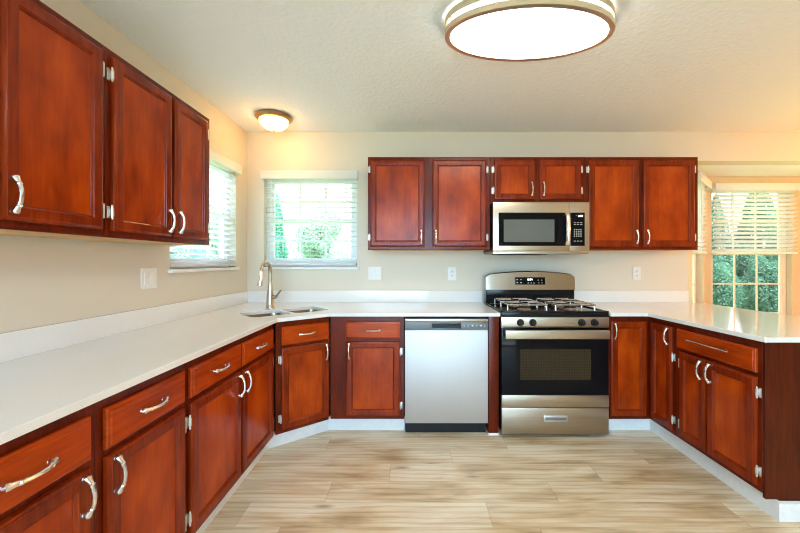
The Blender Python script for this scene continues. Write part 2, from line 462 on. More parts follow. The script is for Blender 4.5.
for a, b in ((C0, C1), (C2, C3)):
    w.box(a, b, YBAY, YBAY + 0.1, 0, BZ0); w.box(a, b, YBAY, YBAY + 0.1, BZ1, ZBAY)
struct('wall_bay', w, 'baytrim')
far_len = math.hypot(XR - BX1, YBAY - YB)
sr = struct_root('wall_bay_far_side', (BX1, YBAY, 0), math.atan2(YB - YBAY, XR - BX1))
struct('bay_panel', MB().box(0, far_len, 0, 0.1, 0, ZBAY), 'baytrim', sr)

# white trim along the toe kicks
TL = -0.985
def strip(name, pts, h=0.10, t=0.014):
    # a thin upright board following pts (on the floor), thickness to the left of travel
    P = [Vector((x, y)) for x, y in pts]
    offs = []
    for i, p in enumerate(P):
        ns = []
        if i > 0: d = (P[i] - P[i - 1]).normalized(); ns.append(Vector((-d.y, d.x)))
        if i < len(P) - 1: d = (P[i + 1] - P[i]).normalized(); ns.append(Vector((-d.y, d.x)))
        n = sum(ns, Vector((0, 0))).normalized(); k = 1 / max(0.3, n.dot(ns[0]))
        offs.append(p + n * t * k)
    mb = MB()
    for i in range(len(P) - 1):
        a, b, c, d = P[i], P[i + 1], offs[i + 1], offs[i]
        mb.loft([[(a.x, a.y, 0), (b.x, b.y, 0), (c.x, c.y, 0), (d.x, d.y, 0)],
                 [(a.x, a.y, h), (b.x, b.y, h), (c.x, c.y, h - 0.004), (d.x, d.y, h - 0.004)]])
    return struct(name, mb, 'trim')
strip('baseboard_left', [(-0.062, 2.615), (-0.635, 2.615), (TL, 2.345), (TL, 0.22)][::-1], t=-0.014)
strip('baseboard_right', [(1.412, 2.615), (1.775, 2.615), (1.775, 1.697), (2.30, 1.697)], t=-0.014, h=0.092)

# ------------------------------------------------------------------ windows and blinds
def window(name, loc, rz, w, z0, z1, mat='vinyl', cols=3, depth=0.10, mid=0.5):
    """local x along the wall, +y outwards; set back in the opening"""
    r = struct_root(name, loc, rz)
    y0, y1 = 0.06, 0.098
    f = MB(); t = 0.035
    f.box(0, t, y0, y1, z0, z1); f.box(w - t, w, y0, y1, z0, z1); f.box(t, w - t, y0, y1, z0, z0 + t); f.box(t, w - t, y0, y1, z1 - t, z1)
    f.build('frame', mat, r, smooth=False)
    zm = z0 + (z1 - z0) * mid
    for nm, a, b, yo in (('lower_sash', z0 + t, zm + 0.02, 0.064), ('upper_sash', zm - 0.02, z1 - t, 0.079)):
        s_ = MB(); q = 0.030; A, B = t, w - t
        yy0, yy1 = yo, yo + 0.014
        s_.box(A, A + q, yy0, yy1, a, b); s_.box(B - q, B, yy0, yy1, a, b)
        s_.box(A + q, B - q, yy0, yy1, a, a + (0.04 if nm[0] == 'u' else 0.045)); s_.box(A + q, B - q, yy0, yy1, b - 0.036, b)
        for k in range(1, cols):
            xx = A + q + (B - A - 2 * q) * k / cols
            s_.box(xx - 0.008, xx + 0.008, yy0 + 0.003, yy1 - 0.003, a + 0.03, b - 0.03)
        zc = (a + b) / 2
        s_.box(A + q, B - q, yy0 + 0.0035, yy1 - 0.0035, zc - 0.008, zc + 0.008)
        so = s_.build(nm, mat, r, smooth=False)
        MB().box(A + q - 0.004, B - q + 0.004, yo + 0.006, yo + 0.008, a + 0.03, b - 0.03).build('pane', 'glass', so, smooth=False)
    return r
window('window_1', (WBX0, YB, 0), 0, WBX1 - WBX0, WZ0, WZ1)
window('window_2', (XL, WLY0, 0), R(90), WLY1 - WLY0, WZ0, WZ1)
window('window_3', (C0, YBAY, 0), 0, C1 - C0, BZ0, BZ1, 'bayvinyl')
window('window_4', (C2, YBAY, 0), 0, C3 - C2, BZ0, BZ1, 'bayvinyl')
window('window_5', (XBAY + math.cos(side_ang) * a0, YB + math.sin(side_ang) * a0, 0), side_ang, a1 - a0, BZ0, BZ1, 'bayvinyl', 2)
# sills and stools
struct('trim_1', MB().box(WBX0 - 0.02, WBX1 + 0.02, YB - 0.03, YB + 0.06, WZ0 - 0.022, WZ0, 0.004), 'trim')
struct('trim_2', MB().box(XL - 0.06, XL + 0.03, WLY0 - 0.02, WLY1 + 0.02, WZ0 - 0.022, WZ0, 0.004), 'trim')
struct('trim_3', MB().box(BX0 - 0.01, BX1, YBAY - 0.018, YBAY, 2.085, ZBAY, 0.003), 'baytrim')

def blind(label, loc, rz, w, ztop, zbot, tilt, vmat='blind', val_h=0.075, val_out=0.05, pitch=0.044, ybase=0.0):
    """local: x along the wall, -y into the room"""
    r = thing('window_blind', label, 'blind', loc, rz, 'white slatted window blinds')
    MB().box(-0.018, w + 0.018, ybase - val_out, ybase - val_out + 0.012, ztop - val_h, ztop, 0.003)\
        .box(-0.018, -0.006, ybase - val_out + 0.011, ybase + 0.002, ztop - val_h, ztop)\
        .box(w + 0.006, w + 0.018, ybase - val_out + 0.011, ybase + 0.002, ztop - val_h, ztop).build('valance', vmat, r)
    yc = ybase + 0.022 if ybase >= 0 else ybase + 0.022
    s_ = MB(); n = int((ztop - val_h * 0.6 - zbot - 0.03) / pitch)
    ys = yc
    for i in range(n + 1):
        z = zbot + 0.045 + i * pitch
        m = Matrix.Translation((0, ys, z)) @ Matrix.Rotation(tilt, 4, 'X')
        s_.box(0.004, w - 0.004, -0.0245, 0.0245, -0.0013, 0.0013, mat=m)
    s_.build('slats', 'blind', r, smooth=False)
    MB().box(0.004, w - 0.004, ys - 0.025, ys + 0.025, zbot, zbot + 0.022, 0.004).build('bottom_rail', vmat, r)
    for xx in (0.10, w * 0.5, w - 0.10):
        c = MB()
        c.tube([(xx, ys - 0.0265, zbot + 0.01), (xx, ys - 0.0265, ztop - 0.02)], 0.0012, 5)
        c.tube([(xx, ys + 0.0265, zbot + 0.01), (xx, ys + 0.0265, ztop - 0.02)], 0.0012, 5)
        c.build('ladder_cord', 'cord', r)
    MB().tube([(0.17, ys - 0.034, ztop - 0.03), (0.17, ys - 0.034, zbot + 0.12)], 0.0035, 6).build('tilt_wand', 'cord', r)
    return r
blind('open white slatted blind over the sink window, facing the room beside the corner', (WBX0 + 0.006, YB, 0), 0, WBX1 - WBX0 - 0.012, 2.066, WZ0 + 0.012, R(0), ybase=0.0)
blind('white slatted blind on the left side wall, partly behind the hanging cabinet', (XL, WLY0 + 0.006, 0), R(90), WLY1 - WLY0 - 0.012, 2.066, WZ0 + 0.012, R(-14))
BB = 1.335
blind('half lowered white blind on the wide bay window above the peninsula', (C0 - 0.012, YBAY - 0.02, 0), 0, 0.885, 2.076, BB, R(-26), ybase=-0.03, val_out=0.04)
blind('narrow white blind on the angled bay window right of the cabinets', (XBAY + math.cos(side_ang) * a0, YB + math.sin(side_ang) * a0, 0), side_ang, a1 - a0, 2.082, BB, R(-25), ybase=-0.03, val_out=0.04)

# ------------------------------------------------------------------ cabinet parts
def rect_loop(x0, x1, z0, z1, ins, y):
    return [(x0 + ins, y, z0 + ins), (x1 - ins, y, z0 + ins), (x1 - ins, y, z1 - ins), (x0 + ins, y, z1 - ins)]
def ring(mb, x0, x1, z0, z1, prof):
    return mb.loft([rect_loop(x0, x1, z0, z1, i, y) for i, y in prof], cap0=True, cap1=False)
HANDLE_ME = {}
def handle_mesh(vertical):
    if vertical in HANDLE_ME: return HANDLE_ME[vertical]
    P = [(-.057, .003), (-.053, .006), (-.047, .0085), (-.042, .0125), (-.034, .0185), (-.018, .0245), (0, .0265)]
    P = P + [(-a, b) for a, b in P[-2::-1]]
    Rr = [.0050, .0100, .0105, .0078, .0062, .0056, .0052]; Rr = Rr + Rr[-2::-1]
    mb = MB()
    mk = (lambda s, o: (0, -o, s)) if vertical else (lambda s, o: (s, -o, 0))
    mb.tube([mk(s, o) for s, o in P], Rr, 10)
    for sgn in (-1, 1):
        mb.tube([mk(sgn * .049, 0.0), mk(sgn * .049, .005)], [.0095, .0085], 10)
        mb.tube([mk(sgn * .0345, .0183), mk(sgn * .0325, .0196), mk(sgn * .0305, .0206)], [.0063, .0073, .0060], 8)
    o = mb.build('handle', 'nickel')
    me = o.data; bpy.data.objects.remove(o)
    HANDLE_ME[vertical] = me
    return me
def add_handle(parent, x, z, vertical, y=-0.02):
    o = bpy.data.objects.new('handle', handle_mesh(vertical)); COL.objects.link(o)
    o.parent = parent; o.location = (x, y, z)
    return o
HINGE_ME = []
def hinge_mesh():
    if HINGE_ME: return HINGE_ME[0]
    mb = MB()
    mb.box(0.0035, 0.017, -0.003, 0.0, -0.024, 0.024, 0.001)         # leaf on the face frame
    mb.box(0.009, 0.0135, -0.0045, -0.003, -0.013, -0.009).box(0.009, 0.0135, -0.0045, -0.003, 0.009, 0.013)
    mb.tube([(0.004, -0.012, -0.022), (0.004, -0.012, 0.022)], 0.0042, 8)
    for s in (-1, 1): mb.tube([(0.004, -0.012, s * 0.021), (0.004, -0.012, s * 0.026), (0.004, -0.012, s * 0.030)], [0.003, 0.0042, 0.0015], 8)
    mb.box(-0.001, 0.0045, -0.0165, -0.001, -0.016, 0.016, 0.001)
    o = mb.build('hinge', 'hinge'); me = o.data; bpy.data.objects.remove(o); HINGE_ME.append(me)
    return me
def add_hinges(parent, x, z0, z1, side):
    for z in (z0 + 0.075, z1 - 0.075):
        o = bpy.data.objects.new('hinge', hinge_mesh()); COL.objects.link(o); o.parent = parent
        o.location = (x, 0, z)
        if side < 0: o.scale = (-1, 1, 1)
def door(parent, x0, x1, z0, z1, hinge, top, handle=True, hz=None, hx=None):
    """hinge: -1 left, 1 right, 0 none; top: handle near the top (base) or the bottom (wall)"""
    mb = MB()
    prof = [(0, -0.001), (0, -0.010), (.002, -0.0145), (.006, -0.0175), (.011, -0.0185), (.0125, -0.0200), (.0405, -0.0200),
            (.0425, -0.0190), (.0435, -0.0165), (.048, -0.0130), (.0495, -0.0090), (.0515, -0.0085)]
    ring(mb, x0, x1, z0, z1, prof)
    d = mb.build('door', 'wood_door', parent, angle=28)
    q = 0.0510
    MB().box(x0 + q, x1 - q, -0.0092, -0.004, z0 + q, z1 - q).build('panel', 'panel', d, smooth=False)
    if handle:
        side = -hinge if hinge else 1
        x = hx if hx is not None else ((x1 - 0.026) if side > 0 else (x0 + 0.026))
        z = hz if hz is not None else (z1 - 0.066 if top else z0 + 0.078)
        add_handle(d, x, z, True)
    if hinge: add_hinges(d, x1 if hinge > 0 else x0, z0, z1, hinge)
    return d
def drawer(parent, x0, x1, z0, z1, pull='arch'):
    mb = MB()
    ring(mb, x0, x1, z0, z1, [(0, -0.001), (0, -0.011), (.003, -0.0150), (.009, -0.0165), (.0115, -0.0195), (.014, -0.0200)])
    mb.loft([rect_loop(x0, x1, z0, z1, .014, -0.0200), rect_loop(x0, x1, z0, z1, .015, -0.0200)], cap0=False, cap1=True)
    d = mb.build('drawer', 'wood_h', parent, angle=28)
    xc, zc = (x0 + x1) / 2, (z0 + z1) / 2
    if pull == 'arch': add_handle(d, xc, zc, False)
    elif pull == 'bar':
        b = MB(); b.tube([(xc - 0.14, -0.046, zc + 0.012), (xc + 0.14, -0.046, zc + 0.012)], 0.0052, 10)
        for s in (-0.095, 0.095): b.tube([(xc + s, -0.019, zc + 0.012), (xc + s, -0.046, zc + 0.012)], 0.0042, 8)
        tag(b.build('handle', 'nickel', d), 'long thin bar handle')
    return d
CT, CB = 0.887, 0.862          # countertop top and underside
FZ = 0.115                     # bottom of the face frame
def carcass(parent, x0, x1, z0, z1, depth, toe=True, name='carcass'):
    mb = MB(); mb.box(x0, x1, 0, depth, z0, z1, 0.0015, 1)
    if toe: mb.box(x0 + 0.001, x1 - 0.001, 0.092, depth, 0.0, z0 + 0.002)
    return mb.build(name, 'wood_v', parent)
DZ0, DZ1, RZ0, RZ1 = 0.140, 0.679, 0.699, 0.821

# left run: local x = world y, local -y = world +x
XF = -0.910; BD = 0.565
def left_base(label, y0, y1, doors, drawers):
    t = thing('base_cabinet', label, 'cabinet', (XF, y0, 0), R(90), 'cherry base cabinets')
    carcass(t, 0.0005, y1 - y0 - 0.0005, FZ, CB - 0.001, BD)
    for a, b, h in doors: door(t, a - y0, b - y0, DZ0, DZ1, h, True)
    for a, b in drawers: drawer(t, a - y0, b - y0, RZ0, RZ1)
    return t
left_base('cherry base cabinet nearest the camera in the left run, mostly out of frame', 0.22, 0.62, [(0.245, 0.595, 1)], [(0.245, 0.595)])
left_base('cherry base cabinet at the lower left corner, with nicked drawer over one door', 0.62, 1.0, [(0.645, 0.976, -1)], [(0.645, 0.976)])
left_base('one door, one drawer cherry base cabinet left of the double door unit', 1.0, 1.395, [(1.025, 1.377, 1)], [(1.025, 1.377)])
left_base('double door cherry base cabinet with two drawers, between single door unit and angled sink corner', 1.395, 2.284,
          [(1.414, 1.825, -1), (1.842, 2.245, 1)], [(1.414, 1.825), (1.842, 2.245)])

# diagonal sink cabinet
DA, DBp = Vector((XF, 2.286)), Vector((-0.598, 2.53))
dl = (DBp - DA).length; dang = math.atan2(DBp.y - DA.y, DBp.x - DA.x)
t = thing('sink_cabinet', 'angled cherry corner cabinet under the sink with one drawer and one door', 'cabinet', (DA.x, DA.y, 0), dang)
mb = MB(); mb.box(0.012, dl - 0.012, 0.0, 0.018, FZ, CB - 0.001, 0.001, 1); mb.box(0.09, dl - 0.09, 0.018, 0.30, FZ, FZ + 0.016)
mb.box(0.09, dl - 0.09, 0.10, 0.115, 0.0, FZ)
mb.build('carcass', 'wood_v', t)
door(t, 0.046, 0.382, DZ0, DZ1, -1, True); drawer(t, 0.046, 0.382, RZ0, RZ1)

# back run
YFc = 2.53; BDB = 0.60
def back_base(label, x0, x1, doors, drawers):
    t = thing('base_cabinet', label, 'cabinet', (x0, YFc, 0), 0, 'cherry base cabinets')
    carcass(t, 0.0005, x1 - x0 - 0.0005, FZ, CB - 0.001, BDB)
    for a, b, h in doors: door(t, a - x0, b - x0, DZ0, DZ1, h, True)
    for a, b in drawers: drawer(t, a - x0, b - x0, RZ0, RZ1)
    return t
back_base('one door, one drawer cherry base cabinet left of the dishwasher', -0.597, -0.064, [(-0.484, -0.094, 1)], [(-0.484, -0.094)])
t = thing('filler_panel', 'narrow upright cherry panel between dishwasher and gas range', 'panel', (0.5455, YFc - 0.006, 0))
MB().box(0, 0.073, 0, 0.58, 0.016, CB - 0.001, 0.002).build('board', 'wood_v', t)
MB().box(-0.001, 0.074, 0.004, 0.03, 0.0, 0.016, 0.001).build('plinth_block', 'trim', t)

# corner cabinet right of the range: bi-fold doors meeting in the corner
XFR = 1.715
t = thing('corner_cabinet', 'L shaped cherry corner base cabinet with two full height folding doors right of the range', 'cabinet', (1.408, YFc, 0))
X0 = 1.408
mb = MB()
mb.prism([(0, 0), (XFR - X0, 0), (XFR - X0, -0.242), (XFR - X0 + 0.58, -0.242), (XFR - X0 + 0.58, 0.60), (0, 0.60)], FZ, CB - 0.001)
mb.prism([(0.001, 0.1), (XFR - X0 + 0.09, 0.1), (XFR - X0 + 0.09, -0.241), (XFR - X0 + 0.579, -0.241), (XFR - X0 + 0.579, 0.599), (0.001, 0.599)], 0, FZ + 0.002)
mb.build('carcass', 'wood_v', t)
dA = door(t, 1.424 - X0, 1.682 - X0, DZ0, 0.822, 0, True, hx=1.424 - X0 + 0.022, hz=0.755)
# second leaf faces -x : build in its own rotated frame
r2 = bpy.data.objects.new('t', None)
mb = MB()
dW = 0.206
prof = [(0, -0.001), (0, -0.010), (.002, -0.0145), (.006, -0.0175), (.011, -0.0185), (.0125, -0.0200), (.0405, -0.0200),
        (.0425, -0.0190), (.0435, -0.0165), (.048, -0.0130), (.0495, -0.0090), (.0515, -0.0085)]
ring(mb, 0, dW, DZ0, 0.822, prof)
d2 = mb.build('door', 'wood_door', t, angle=28); d2.location = (XFR - X0, -0.021, 0); d2.rotation_euler = (0, 0, R(-90))
MB().box(0.0510, dW - 0.0510, -0.0092, -0.004, DZ0 + 0.0510, 0.822 - 0.0510).build('panel', 'panel', d2, smooth=False)
add_handle(d2, dW - 0.027, 0.755, True); add_hinges(d2, dW, DZ0 + 0.0, 0.70, 1)
bpy.data.objects.remove(r2)

# peninsula cabinet faces -x : local x = -world y
YP0 = 2.286; YP1 = 1.702
t = thing('peninsula_cabinet', 'cherry peninsula cabinet with wide drawer and two doors at the right', 'cabinet', (XFR, YP0, 0), R(-90))
L_ = YP0 - YP1
carcass(t, 0.0, L_ - 0.016, FZ, CB - 0.001, 0.59)
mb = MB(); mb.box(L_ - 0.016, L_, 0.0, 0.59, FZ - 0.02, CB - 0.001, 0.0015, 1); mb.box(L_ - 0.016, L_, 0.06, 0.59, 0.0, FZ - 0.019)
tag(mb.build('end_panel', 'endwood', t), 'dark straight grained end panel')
drawer(t, 0.026, 0.548, RZ0, RZ1, 'bar')
door(t, 0.048, 0.250, DZ0, DZ1, -1, True); door(t, 0.260, 0.548, DZ0, DZ1, 1, True)

# wall cabinets
UZ0, UZ1 = 1.350, 2.102; UD0, UD1 = 1.374, 2.074
def upper(label, loc, rz, w, doors, z0=UZ0, depth=0.30, dz0=UD0, group='cherry wall cabinets', hz=None):
    t = thing('wall_cabinet', label, 'cabinet', loc, rz, group)
    MB().box(0.0005, w - 0.0005, 0, depth, z0 + 0.004, UZ1, 0.0012, 1).build('carcass', 'wood_v', t)
    mb = MB(); mb.box(0.016, w - 0.016, 0.02, depth - 0.001, z0 - 0.001, z0 + 0.0045)
    tag(mb.build('bottom_panel', 'rawwood', t, smooth=False), 'pale unstained underside')
    MB().box(0.0005, w - 0.0005, 0, 0.019, z0 - 0.002, z0 + 0.0042, 0.001).build('bottom_rail', 'wood_v', t)
    for a, b, h in doors: door(t, a, b, dz0, UD1, h, False, hz=hz)
    return t
XU = -1.215
upper('large cherry wall cabinet at the upper left edge, nearest the camera', (XU, 0.63, 0), R(90), 0.75, [(0.034, 0.372, -1), (0.390, 0.726, 1)], depth=0.28)
upper('two door cherry wall cabinet on the left wall, next to the side window', (XU, 1.38, 0), R(90), 0.71, [(0.024, 0.363, -1), (0.384, 0.672, 1)], depth=0.28)
YU = 2.84
upper('wide two door cherry wall cabinet left of the microwave', (-0.367, YU, 0), 0, 0.992, [(0.021, 0.460, -1), (0.525, 0.961, 1)], depth=0.318)
upper('short two door cherry wall cabinet above the microwave', (0.625, YU, 0), 0, 0.771, [(0.031, 0.358, -1), (0.400, 0.735, 1)], z0=1.725, depth=0.318, dz0=1.753, hz=1.838)
upper('two door cherry wall cabinet right of the microwave, beside the bay', (1.396, YU, 0), 0, 0.916, [(0.026, 0.430, -1), (0.466, 0.882, 1)], depth=0.318)

# ------------------------------------------------------------------ countertops
def slab(mb, outer, holes, z0, z1):
    b = bmesh.new(); edges = []
    for lp in [outer] + holes:
        vs = [b.verts.new((x, y, z0)) for x, y in lp]
        edges += [b.edges.new((vs[i], vs[(i + 1) % len(vs)])) for i in range(len(vs))]
    bmesh.ops.triangle_fill(b, edges=edges, use_beauty=True, use_dissolve=False)
    res = bmesh.ops.extrude_face_region(b, geom=list(b.faces))
    bmesh.ops.translate(b, verts=[v for v in res['geom'] if isinstance(v, bmesh.types.BMVert)], vec=(0, 0, z1 - z0))
    bmesh.ops.recalc_face_normals(b, faces=b.faces)
    return mb.merge(b)
SA = R(42); SC = Vector((-0.938, 2.585))
def sink_pt(u, v):
    return (SC.x + u * math.cos(SA) - v * math.sin(SA), SC.y + u * math.sin(SA) + v * math.cos(SA))
def rrect(u0, u1, v0, v1, r, n=5):
    pts = []
    for cx, cy, a in ((u1 - r, v1 - r, 0), (u0 + r, v1 - r, 90), (u0 + r, v0 + r, 180), (u1 - r, v0 + r, 270)):
        for k in range(n + 1):
            q = R(a + 90 * k / n); pts.append((cx + r * math.cos(q), cy + r * math.sin(q)))
    return pts
bowlA = rrect(-0.285, -0.012, -0.150, 0.140, 0.05); bowlB = rrect(0.012, 0.285, -0.150, 0.140, 0.05)
YW = YB - 0.001; XW = XL + 0.001
t = thing('countertop', 'white quartz worktop running along the left wall and round the sink to the range', 'countertop', (0, 0, 0))
mb = MB()
outer = [(XW, 0.20), (-0.872, 0.20), (-0.872, 2.250), (-0.584, 2.490), (0.622, 2.490), (0.622, YW), (XW, YW)]
slab(mb, outer, [[sink_pt(*p) for p in bowlA], [sink_pt(*p) for p in bowlB]], CB, CT)
o = mb.build('slab', 'quartz', t, smooth=False)
bv = o.modifiers.new('edge', 'BEVEL'); bv.width = 0.003; bv.segments = 2; bv.limit_method = 'ANGLE'; bv.angle_limit = R(40)
mb = MB(); mb.box(XW, XW + 0.018, 0.20, YW - 0.0185, CT + 0.0005, CT + 0.105, 0.002); mb.build('backsplash', 'quartz', t)
mb = MB(); mb.box(XW, 0.622, YW - 0.018, YW, CT + 0.0005, CT + 0.105, 0.002); mb.build('backsplash', 'quartz', t)
t = thing('countertop', 'white quartz worktop from the range to the peninsula end, reflecting the bay window', 'countertop', (0, 0, 0))
mb = MB()
slab(mb, [(1.408, 2.490), (1.672, 2.490), (1.692, 1.682), (2.57, 1.682), (2.57, YW - 0.06), (XBAY + 0.06, YW - 0.06), (XBAY - 0.002, YW), (1.408, YW)], [], CB, CT)
o = mb.build('slab', 'quartz', t, smooth=False)
bv = o.modifiers.new('edge', 'BEVEL'); bv.width = 0.003; bv.segments = 2; bv.limit_method = 'ANGLE'; bv.angle_limit = R(40)
mb = MB(); mb.box(1.408, XBAY - 0.004, YW - 0.018, YW, CT + 0.0005, CT + 0.105, 0.002); mb.build('backsplash', 'quartz', t)

# ------------------------------------------------------------------ sink and faucet
t = thing('kitchen_sink', 'double bowl stainless sink set in the corner worktop', 'sink', (SC.x, SC.y, 0), SA)
for pts, uc in ((bowlA, -0.148), (bowlB, 0.148)):
    cx = uc; cy = -0.005
    def sc(f, z): return [(cx + (x - cx) * f, cy + (y - cy) * f, z) for x, y in pts]
    mb = MB()
    mb.loft([sc(1.03, CB - 0.0005), sc(1.0, CB - 0.0005), sc(0.985, CB - 0.02), sc(0.96, CB - 0.14), sc(0.90, CB - 0.165), sc(0.5, CB - 0.172)], cap0=False, cap1=True)
    b = mb.build('bowl', 'sinksteel', t, angle=50)
    MB().lathe([(0.002, CB - 0.171), (0.02, CB - 0.171), (0.028, CB - 0.1675), (0.036, CB - 0.169), (0.038, CB - 0.1725)], 20, (cx, cy, 0), cap0=True).build('drain', 'nickel', b)
fx, fy = -1.140, 2.795
t = thing('kitchen_faucet', 'tall brushed nickel pull down faucet behind the sink', 'faucet', (fx, fy, CT + 0.0005))
MB().lathe([(0.034, 0), (0.034, 0.004), (0.0315, 0.008), (0.030, 0.04), (0.0265, 0.09), (0.021, 0.14), (0.0165, 0.18), (0.0155, 0.20)], 20, cap0=True, cap1=True).build('body', 'faucet', t)
sd = Vector((-0.10, -0.99, 0)).normalized()
pts = [(0, 0, 0.185), (0, 0, 0.27)]
for k in range(1, 10):
    a = math.pi * k / 10 * 1.0
    q = sd * (0.068 * (1 - math.cos(a))); pts.append((q.x, q.y, 0.295 + 0.068 * math.sin(a)))
q = sd * 0.137; pts.append((q.x, q.y, 0.285))
MB().tube(pts, 0.0145, 14).build('spout', 'faucet', t)
q2 = sd * 0.150
MB().tube([(q.x, q.y, 0.290), (q.x, q.y, 0.27), (q.x + (q2.x - q.x) * .5, q.y + (q2.y - q.y) * .5, 0.23), (q2.x, q2.y, 0.185), (q2.x, q2.y, 0.180)], [0.0155, 0.0175, 0.0185, 0.022, 0.019], 14).build('spray_head', 'nickel', t)
lv = MB(); lv.tube([(0.015, -0.004, 0.082), (0.045, -0.012, 0.085), (0.056, -0.014, 0.087)], [0.013, 0.016, 0.013], 12)
lv.tube([(0.050, -0.013, 0.085), (0.068, -0.016, 0.108), (0.092, -0.018, 0.142)], [0.011, 0.0085, 0.0075], 10)
lv.build('lever', 'faucet', t)

# ------------------------------------------------------------------ dishwasher
t = thing('dishwasher', 'stainless dishwasher with slate control strip under the worktop', 'dishwasher', (-0.058, 2.512, 0))
W = 0.596
MB().box(0.002, W - 0.002, 0.03, 0.58, 0.10, 0.848).build('tub', 'gap', t)
MB().box(0.004, W - 0.004, 0.06, 0.52, 0.0, 0.099).build('kick_plate', 'blackplastic', t)
MB().box(0, W, 0, 0.0295, 0.092, 0.760, 0.004).build('door', 'steel_v', t)
mb = MB(); mb.box(0, 0.195, -0.002, 0.0295, 0.7625, 0.822, 0.003); mb.box(0.403, W, -0.002, 0.0295, 0.7625, 0.822, 0.003)
mb.box(0.195, 0.403, -0.002, 0.0295, 0.808, 0.822, 0.002); mb.box(0.195, 0.403, -0.002, 0.0295, 0.7625, 0.774, 0.002)
cp = mb.build('control_strip', 'greyplastic', t)
MB().box(0, W, -0.004, 0.0295, 0.8225, 0.842, 0.004).build('top_trim', 'steel', t)
MB().box(0.196, 0.402, 0.022, 0.0290, 0.7745, 0.8075).box(0.215, 0.383, 0.006, 0.021, 0.794, 0.803, 0.003).build('handle_pocket', 'blackplastic', cp)
gl = MB()
for i, xx in enumerate((0.425, 0.455, 0.485, 0.515, 0.545, 0.572)):
    gl.box(xx - 0.006, xx + 0.006, -0.0032, -0.0020, 0.797, 0.800); gl.box(xx - 0.003, xx + 0.003, -0.0032, -0.0020, 0.787, 0.791)
    if i in (2, 4): gl.box(xx - 0.009, xx + 0.009, -0.0032, -0.0020, 0.792, 0.7965)
gl.build('button_print', 'print', cp, smooth=False)

# ------------------------------------------------------------------ gas range
RX, RY, RW = 0.629, 2.490, 0.766
t = thing('gas_range', 'freestanding stainless gas range with black glass oven door', 'range', (RX, RY, 0))
MB().box(0.003, RW - 0.003, 0.030, 0.605, 0.035, 0.858, 0.002).build('body', 'blackenamel', t)
for sx in (0.04, RW - 0.04):
    for sy in (0.08, 0.55): MB().lathe([(0.018, 0.0), (0.018, 0.012), (0.01, 0.014), (0.01, 0.036)], 12, (sx, sy, 0), cap0=True, cap1=True).build('foot', 'blackplastic', t)
# cooktop tray with a raised rim
mb = MB(); mb.box(0.0, RW, 0.0, 0.535, 0.859, 0.893, 0.006)
mb.box(0.0, 0.022, 0.0, 0.535, 0.892, 0.900, 0.003); mb.box(RW - 0.022, RW, 0.0, 0.535, 0.892, 0.900, 0.003)
mb.box(0.0, RW, 0.0, 0.03, 0.892, 0.900, 0.003)
mb.build('cooktop', 'blackenamel', t)
for bx in (0.205, RW - 0.205):
    for by in (0.145, 0.385):
        b = MB().lathe([(0.050, 0.893), (0.048, 0.899), (0.032, 0.903), (0.030, 0.909), (0.002, 0.909)], 24, (bx, by, 0), cap1=True).build('burner', 'burner', t)
        MB().lathe([(0.034, 0.9095), (0.036, 0.913), (0.033, 0.918), (0.002, 0.919)], 24, (bx, by, 0), cap0=True, cap1=True).build('burner_cap', 'blackenamel', b)
def grate(x0, x1, y0, y1):
    mb = MB(); z = 0.938; r = 0.0055
    def bar(p, q): mb.tube([p, q], r, 8)
    rr = 0.02
    loop = []
    for cx, cy, a in ((x1 - rr, y1 - rr, 0), (x0 + rr, y1 - rr, 90), (x0 + rr, y0 + rr, 180), (x1 - rr, y0 + rr, 270)):
        for k in range(5):
            q = R(a + 22.5 * k); loop.append((cx + rr * math.cos(q), cy + rr * math.sin(q), z))
    mb.tube(loop + [loop[0]], r, 8, caps=False)
    ym = (y0 + y1) / 2; xm = (x0 + x1) / 2
    bar((x0, ym, z), (x1, ym, z))
    for yc in ((y0 + ym) / 2, (y1 + ym) / 2):
        hb = (y1 - y0) / 4
        for sx in (-1, 1):
            e = x0 if sx < 0 else x1
            mb.tube([(e, yc, z), (xm + sx * 0.045, yc, z + 0.004), (xm + sx * 0.03, yc, z + 0.001)], r, 8)
        for sy in (-1, 1): mb.tube([(xm, yc + sy * hb, z), (xm, yc + sy * 0.045, z + 0.004), (xm, yc + sy * 0.03, z + 0.001)], r, 8)
    for px in (x0, x1):
        for py in (y0 + 0.03, ym, y1 - 0.03): mb.tube([(px, py, z), (px, py, 0.915), (px, py, 0.8935)], [r, r, 0.0075], 8)
    return mb.build('grate', 'grate', t)
grate(0.065, 0.350, 0.045, 0.500); grate(RW - 0.350, RW - 0.065, 0.045, 0.500)
# control panel and knobs
MB().box(0.0, RW, -0.002, 0.029, 0.783, 0.857, 0.003).build('control_panel', 'steel', t)
for kx in (0.134, 0.222, 0.568, 0.659):
    k = MB().lathe([(0.026, -0.0025), (0.026, -0.007), (0.021, -0.011), (0.019, -0.030), (0.016, -0.034), (0.001, -0.035)], 24, (kx, 0, 0.820), axis='y', cap0=True, cap1=True).build('knob', 'blackplastic', t)
    MB().box(kx - 0.004, kx + 0.004, -0.043, -0.033, 0.803, 0.837, 0.002).build('grip', 'blackplastic', k)
